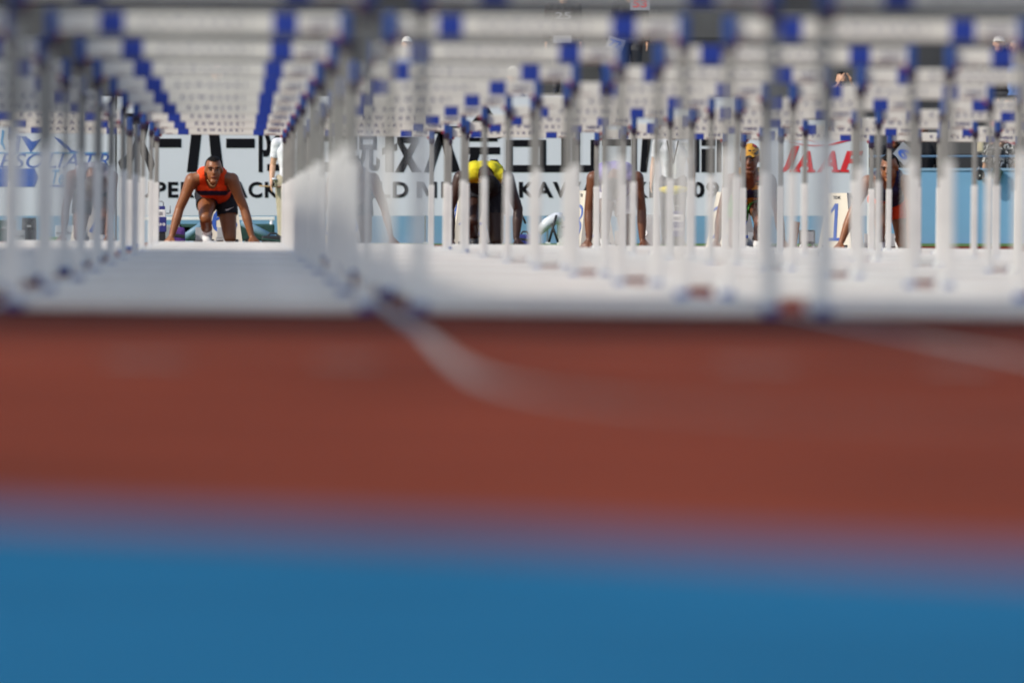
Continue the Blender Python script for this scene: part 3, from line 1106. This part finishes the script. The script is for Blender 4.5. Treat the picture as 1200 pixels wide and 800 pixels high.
# ------------------------------------------------------------------ officials
OY = 204.0
zo = -0.130
h1 = 1.66
Jo = stand_pose(h1, {"wl": (-0.27, -0.05, 0.50 * h1), "el": (-0.245, 0.02, 0.63 * h1), "wr": (0.27, -0.08, 0.50 * h1), "er": (0.25, 0.02, 0.63 * h1)})
wear_o = [("shirt", shirt_fn, 0.016, C_shirtw), ("trousers", trouser_fn, 0.016, C_dgrey), ("shoe", shoe_fn, 0.010, M_shoed)]
make_person((PX(788, OY), OY, zo), Jo, "official in white shirt with lanyard standing behind the lilac-vested runner", "officials behind the start", SK_light, wear_o,
            voxel=0.011, hair_m=M_hairk, hands=stand_hands(Jo))
o1 = empty("badge_lanyard", (PX(788, OY), OY - 0.16, zo), "dark lanyard with pale badge on the white-shirted official's chest", "badge")
MB().tube([(-0.07, 0.03, 1.37), (-0.03, -0.02, 1.20), (0.0, -0.025, 1.06)], 0.011, 6).tube([(0.08, 0.03, 1.37), (0.04, -0.02, 1.20), (0.0, -0.025, 1.06)], 0.011, 6).build("strap", M_black, o1)
MB().box((0.0, -0.03, 1.00), (0.10, 0.008, 0.13), bev=0.003).build("card", M_wplast, o1)
fl = empty("yellow_flag", (PX(790, OY), OY - 0.20, zo), "rolled yellow flag held at waist height by the white-shirted official", "flag")
MB().tube([(-0.26, 0, 0.735), (0.26, 0, 0.745)], 0.009, 8).build("stick", M_wood, fl)
MB().tube([(-0.22, 0, 0.735), (-0.12, 0, 0.725), (0.0, 0, 0.72), (0.1, 0, 0.735), (0.2, 0, 0.74)], [0.02, 0.05, 0.062, 0.045, 0.012], 12).build("cloth", M_yellow, fl)

h2 = 1.66
Jp = stand_pose(h2, {"wl": (-0.255, -0.10, 0.50 * h2), "el": (-0.24, 0.03, 0.63 * h2)})
wear_p = [("shirt", shirt_fn, 0.018, C_shirtw), ("trousers", trouser_fn, 0.038, C_khaki), ("shoe", shoe_fn, 0.010, M_shoed)]
make_person((PX(341, OY), OY, zo), Jp, "official in white shirt and khaki trousers holding a stick", "officials behind the start", SK_light, wear_p,
            voxel=0.011, hair_m=M_hairk, hands=stand_hands(Jp))
st = empty("pointer_stick", (PX(320, OY), OY - 0.13, zo), "thin wooden stick in the khaki-trousered official's hand", "stick")
MB().tube([(-0.18, -0.03, 0.778), (0.10, 0.02, 0.765)], 0.009, 8).build("shaft", M_wood, st)
MB().tube([(0.06, 0.015, 0.766), (0.13, 0.028, 0.762)], 0.014, 8).build("grip", M_brown, st)
wr = empty("wrist_watch", (PX(344, OY), OY, zo), "silver watch on the khaki-trousered official's wrist", "watch")
MB().tube([(-0.255, -0.092, 0.505 * h2 + 0.012), (-0.254, -0.085, 0.505 * h2 + 0.034)], 0.036, 12).build("band", M_silver, wr)

# ------------------------------------------------------------------ spectators in the stand
GS = "spectators in the stand"
C_bk = cloth("shirt_black", (0.015, 0.015, 0.018))
C_pink = cloth("shirt_pink", (0.72, 0.42, 0.42))
C_blue = cloth("shirt_blue", (0.10, 0.18, 0.40))
C_stripe = cloth("shirt_offwhite", (0.66, 0.64, 0.58))
C_capw = cloth("cap_white", (0.75, 0.74, 0.70))
C_floral = pattern_mat("floral_black_white", 11)
e = C_floral.node_tree.nodes["Color Ramp"].color_ramp.elements
for i_, c_ in enumerate(((0.6, 0.6, 0.6, 1), (0.012, 0.014, 0.016, 1), (0.012, 0.014, 0.016, 1), (0.55, 0.55, 0.52, 1))):
    e[i_].color = c_


def tier_z(i):
    return -0.132 + (0 if i < 0 else TIER * (i + 1))


def tier_y(i):
    return WY + 0.85 if i < 0 else WY + 1.2 + 0.9 * (i + 1) + 0.45


def long_fn(C, near, t, J):
    return shirt_fn(C, near, t, J) | np.isin(near, ["uparm", "forearm"])


def spectator(xpx, tier, h, label, skin_m, shirt, hair, rotz=0.0, arms=None, trousers=C_dgrey):
    Y = tier_y(tier)
    J = stand_pose(h, arms)
    w_ = [("shirt", long_fn if shirt is C_bk else shirt_fn, 0.02, shirt), ("trousers", trouser_fn, 0.018, trousers), ("shoe", shoe_fn, 0.012, M_shoed)]
    return make_person((PX(xpx, Y), Y, tier_z(tier)), J, label, GS, skin_m, w_, voxel=0.017, hair_m=hair, detail=False, rotz=rotz, hands=stand_hands(J))


up_arms = {"el": (-0.20, -0.16, 1.16), "wl": (-0.09, -0.20, 1.42), "er": (0.20, -0.16, 1.16), "wr": (0.09, -0.20, 1.42)}
spectator(477, 2, 1.68, "spectator in white cap behind the hurdle bars, left of centre", SK_light, C_blue, ("cap", C_capw))
spectator(255, 1, 1.66, "white-shirted spectator above the orange-vested runner", SK_light, C_shirtw, ("cap", C_pink))
spectator(601, 1, 1.66, "white-shirted spectator with pale cap above the yellow-vested runner", SK_light, C_shirtw, ("cap", C_stripe))
spectator(645, 0, 1.60, "black-haired spectator in white shirt just above the banner", SK_brown, C_shirtw, M_hairk)
spectator(691, 0, 1.72, "brown-haired spectator in white shirt above the lilac-vested runner", SK_brown, C_shirtw, M_hairb)
spectator(660, 4, 1.58, "photographer in black shirt with white lettering at the top edge", SK_light, C_bk, M_hairk)
spectator(738, 4, 1.60, "photographer in black jacket wearing a numbered bib at the top edge", SK_light, C_bk, M_hairk)
spectator(986, 1, 1.58, "photographer in off-white shirt holding a camera to the face", SK_light, C_stripe, M_hairk, 0.25, up_arms)
spectator(1081, -1, 1.70, "dark-haired person seen through a gap right of the association board", SK_brown, C_bk, M_hairk)
spectator(1171, 2, 1.70, "spectator in white cap at the far right of the stand", SK_light, C_bk, ("cap", C_capw))
spectator(1190, 2, 1.62, "grey-haired spectator at the right edge of the picture", SK_light, C_blue, M_hairg)
spectator(1183, 0, 1.62, "spectator in pink shirt at the far right above the wall", SK_light, C_pink, M_hairb)
spectator(1047, -1, 1.60, "person in black leaning at the wall behind the navy-vested runner", SK_brown, C_bk, M_hairk, 0.3)
spectator(1174, -1, 1.62, "person in black and white floral dress standing at the wall", SK_light, C_floral, M_hairk, -0.2, None, C_floral)


def bib(xpx, ypx, Y, w_, h_, body, label, rot=0.0, ink=M_ink):
    p = P(xpx, ypx, Y)
    b_ = empty("bib", p, label, "bib", None, (0, rot, 0))
    MB().box((0, 0, 0), (w_, 0.008, h_), bev=0.002).build("sheet", M_paper, b_)
    if body:
        link("number", fit_text(body, -w_ * 0.36, w_ * 0.36, -h_ * 0.3, h_ * 0.3, -0.006, 0.03), ink, b_)


bib(750, 4, tier_y(4) - 0.20, 0.28, 0.20, "53", "white bib numbered 53 on a black jacket at the top edge", 0.0, M_inkred)
bib(721, 52, tier_y(4) - 0.20, 0.24, 0.20, "72", "tilted white paper bib below the black jacket", 0.35, M_inkblue)
link_o = empty("shirt_print", P(660, 19, tier_y(4) - 0.19), "white lettering printed on the photographer's black shirt", "print")
link("lettering", fit_text("25", -0.11, 0.11, -0.05, 0.05, 0.0, 0.0), M_paper, link_o)
bib(659, 46, tier_y(4) - 0.19, 0.26, 0.12, "", "pale sheet pinned low on the lettered black shirt")
bib(1060, 180, WY + 0.50, 0.24, 0.24, "6", "tilted white number sheet hanging beside the person in black", 0.7, M_inkblue)

cm = empty("camera", P(990, 99, tier_y(1) - 0.24), "black camera with lens held by the photographer in off-white", "camera")
MB().box((0, 0, 0), (0.13, 0.07, 0.085), bev=0.012).build("camera_body", M_black, cm)
MB().tube([(0, -0.03, 0), (0, -0.20, -0.01)], [0.035, 0.045], 14).build("lens", M_black, cm)

# things on and behind the wall at the right
hb = empty("cream_bag", P(1149, 166, WY + 0.55), "narrow cream bag hanging on the guard rail at the right", "bag")
MB().box((0, 0, -0.02), (0.11, 0.09, 0.26), taper=0.75, bev=0.03).build("sack", mat("cream_cloth", (0.62, 0.52, 0.34), 0.8, 0.1, 9, bump=0.3), hb)
MB().tube([(0, 0, 0.10), (0, 0.02, 0.15), (0, 0.04, 0.10)], 0.012, 8).build("loop", M_wood, hb)
hs = empty("horn_speaker", P(1148, 205, WY - 0.10), "small black horn loudspeaker fixed to the blue wall", "loudspeaker")
MB().tube([(0, 0.08, 0), (0, 0.0, 0), (0, -0.07, 0), (0, -0.09, 0)], [0.035, 0.05, 0.075, 0.078], 16).build("horn", M_black, hs)
MB().tube([(0, 0.06, 0.03), (0, 0.09, 0.09), (0, 0.20, 0.10)], 0.014, 8).build("bracket", M_grey, hs)
MB().tube([(0.0, -0.091, -0.01), (0.0, -0.105, -0.01)], 0.012, 8).build("highlight_dot", M_wplast, hs)  # white disc paints the highlight on the dark horn
gb = empty("green_bag", P(1168, 204, WY - 0.06), "dark green bag slung over the top of the wall", "bag")
MB().box((0, 0, 0), (0.15, 0.11, 0.17), Matrix.Rotation(0.5, 3, 'Y'), bev=0.035).build("pouch", M_dgreen, gb)
MB().tube([(-0.04, 0, 0.05), (-0.02, 0.10, 0.16), (0.04, 0.24, 0.10)], 0.012, 8).build("strap", M_black, gb)

# ------------------------------------------------------------------ equipment on the ground behind the runners
EY = 200.0


def E(x, y):
    return P(x, y, EY)


ze = -0.128
ec = empty("equipment_cart", (0, EY, ze), "steel-blue framed equipment cart with pale rail behind the orange-vested runner", "cart")


def ept(x, y, dy=0.0):
    p = E(x, y)
    return (p.x, dy, p.z - ze)


MB().box(((E(150, 0).x + E(322, 0).x) / 2, 0.30, E(0, 256).z - ze), (E(322, 0).x - E(150, 0).x, 0.05, 0.045), bev=0.006).build("top_rail", M_wplast, ec)
for a, b_ in (((214, 280), (243, 260)), ((283, 260), (323, 281)), ((243, 277), (275, 262))):
    MB().tube([ept(*a), ept(*b_)], 0.050, 10).build("frame_beam", M_steelblue, ec)
for x in (158, 208, 246, 288, 318):
    MB().tube([ept(x, 284.5, 0.3), ept(x, 257, 0.3)], 0.022, 8).build("upright", M_frame, ec)
for x in (205, 232, 292, 316):
    m_ = MB()
    p = ept(x, 281.5, 0.05)
    m_.tube([(p[0], p[1] - 0.03, 0.055), (p[0], p[1] + 0.03, 0.055)], 0.055, 14).build("wheel", M_black, ec)
MB().box((E(265, 0).x, 0.42, 0.17), (1.25, 0.30, 0.22), bev=0.03).build("load", M_dgreen, ec)
MB().box((E(200, 0).x, 0.42, 0.17), (0.55, 0.30, 0.20), bev=0.03).build("load", M_grey, ec)


def sports_bag(xp, label, w_, h_, m1, m2, Y=199.0):
    X = PX(xp, Y)
    b_ = empty("sports_bag", (X, Y, -0.128), label, "bag", "bags on the ground behind the start")
    MB().box((0, 0, h_ / 2), (w_, 0.22, h_), bev=h_ * 0.22).build("body", m1, b_)
    MB().box((0, -0.004, h_ * 0.55), (w_ * 0.96, 0.225, h_ * 0.2), Matrix.Rotation(0.12, 3, 'Y'), bev=0.01).build("stripe", m2, b_)
    MB().tube([(-w_ * 0.25, 0, h_ * 0.95), (-w_ * 0.12, 0, h_ * 1.22), (w_ * 0.12, 0, h_ * 1.22), (w_ * 0.25, 0, h_ * 0.95)], 0.012, 8).build("handle", M_black, b_)
    return b_


sports_bag(683, "purple sports bag with pale stripe left of the lilac-vested runner", 0.34, 0.27, M_purple, M_steelblue)
sports_bag(208, "small purple bag behind the orange-vested runner's hand", 0.20, 0.24, M_purple, M_black, 198.6)
sports_bag(615, "small navy bag beside the yellow-vested runner's right hand", 0.22, 0.15, M_navy, M_black, 198.0)
sports_bag(320, "black bag at the khaki-trousered official's feet", 0.30, 0.13, M_black, M_dgreen, 199.4)

# silver roll on crossed legs
rl = empty("rolled_tarp", (0, EY, ze), "silver rolled tarpaulin leaning on a crossed black stand", "tarpaulin")
MB().tube([ept(630, 272), ept(641, 262), ept(652, 255.5), ept(660, 255)], [0.06, 0.075, 0.075, 0.07], 14).build("roll", M_silver, rl)
for a, b_ in (((643, 284), (652, 252)), ((654, 284), (646, 262)), ((616, 262), (611, 252))):
    MB().tube([ept(*a, -0.10), ept(*b_, -0.10)], 0.016, 8).build("stand_leg", M_black, rl)
wb_ = empty("white_case", (PX(662, EY), EY + 0.1, ze), "white flat case standing beside the silver roll", "case")
MB().box((0, 0, 0.16), (0.20, 0.14, 0.32), bev=0.02).build("shell", M_wplast, wb_)
MB().box((0, -0.075, 0.24), (0.08, 0.012, 0.03), bev=0.004).build("latch", M_grey, wb_)

# grey drum with a white roundel
gd = empty("grey_drum", (PX(762, 160), 160, zg(PX(762, 160), 160)), "grey drum-shaped case with white roundel between the lilac runner and official", "drum")
MB().tube([(0, 0, 0.0), (0, 0, 0.02), (0, 0, 0.30), (0, 0, 0.33)], [0.10, 0.108, 0.108, 0.09], 20).build("barrel", M_grey, gd)
MB().tube([(-0.055, -0.085, 0.14), (-0.06, -0.097, 0.14)], 0.032, 16).build("roundel", M_wplast, gd)
MB().tube([(-0.06, -0.098, 0.14), (-0.061, -0.101, 0.14)], 0.010, 12).build("roundel_dot", M_grey, gd)

# black monitor box and brown board by the lane sign
mo = empty("monitor_box", (PX(946, 190), 190, zg(PX(946, 190), 190)), "black monitor box on small legs left of the lane 1 sign", "monitor")
MB().box((0, 0, 0.13), (0.20, 0.16, 0.17), bev=0.012).build("case", M_black, mo)
MB().box((0, -0.082, 0.135), (0.16, 0.006, 0.12), bev=0.002).build("screen", M_grey, mo)
for sx in (-1, 1):
    MB().tube([(sx * 0.06, 0, 0.05), (sx * 0.09, -0.05, 0.0)], 0.012, 8).build("leg", M_wplast, mo)
bp_ = empty("leaning_board", (PX(931, 191), 191, zg(PX(931, 191), 191)), "brown board with black strap leaning beside the monitor box", "board")
MB().box((0, 0.03, 0.16), (0.10, 0.025, 0.32), Matrix.Rotation(0.16, 3, 'Y'), bev=0.008).build("plank", M_brown, bp_)
MB().tube([(0.09, 0.0, 0.0), (0.15, 0.03, 0.33)], 0.013, 8).build("strap", M_black, bp_)

# cases under the logo banner
for xp, w_, h_, m1, lb in ((6, 0.26, 0.33, M_dgreen, "dark case at the left edge under the blue logo banner"),
                           (34, 0.20, 0.36, M_black, "black case with straps under the blue logo banner"),
                           (22, 0.16, 0.20, M_grey, "mottled grey box between the dark cases under the logo banner"),
                           (76, 0.26, 0.26, M_silver, "pale grey equipment case under the logo banner")):
    c_ = empty("equipment_case", (PX(xp, 203), 203 + (0.25 if w_ > 0.18 else -0.2), -0.131), lb, "case", "equipment cases under the banner")
    MB().box((0, 0, h_ / 2), (w_, 0.3, h_), bev=0.015).build("shell", m1, c_)
    MB().box((0, -0.153, h_ * 0.62), (w_ * 0.9, 0.008, 0.014)).build("seam", M_ink, c_)
    MB().box((0, -0.156, h_ * 0.7), (w_ * 0.3, 0.014, 0.03), bev=0.003).build("latch", M_grey, c_)
gx = empty("green_crate", (PX(58, 198), 198, -0.131), "bright green plastic crate on the ground under the logo banner", "crate")
MB().box((0, 0, 0.055), (0.22, 0.16, 0.10), bev=0.008).build("tub", M_gplast, gx)
MB().box((0, 0, 0.11), (0.235, 0.175, 0.018), bev=0.004).build("rim", M_gplast, gx)
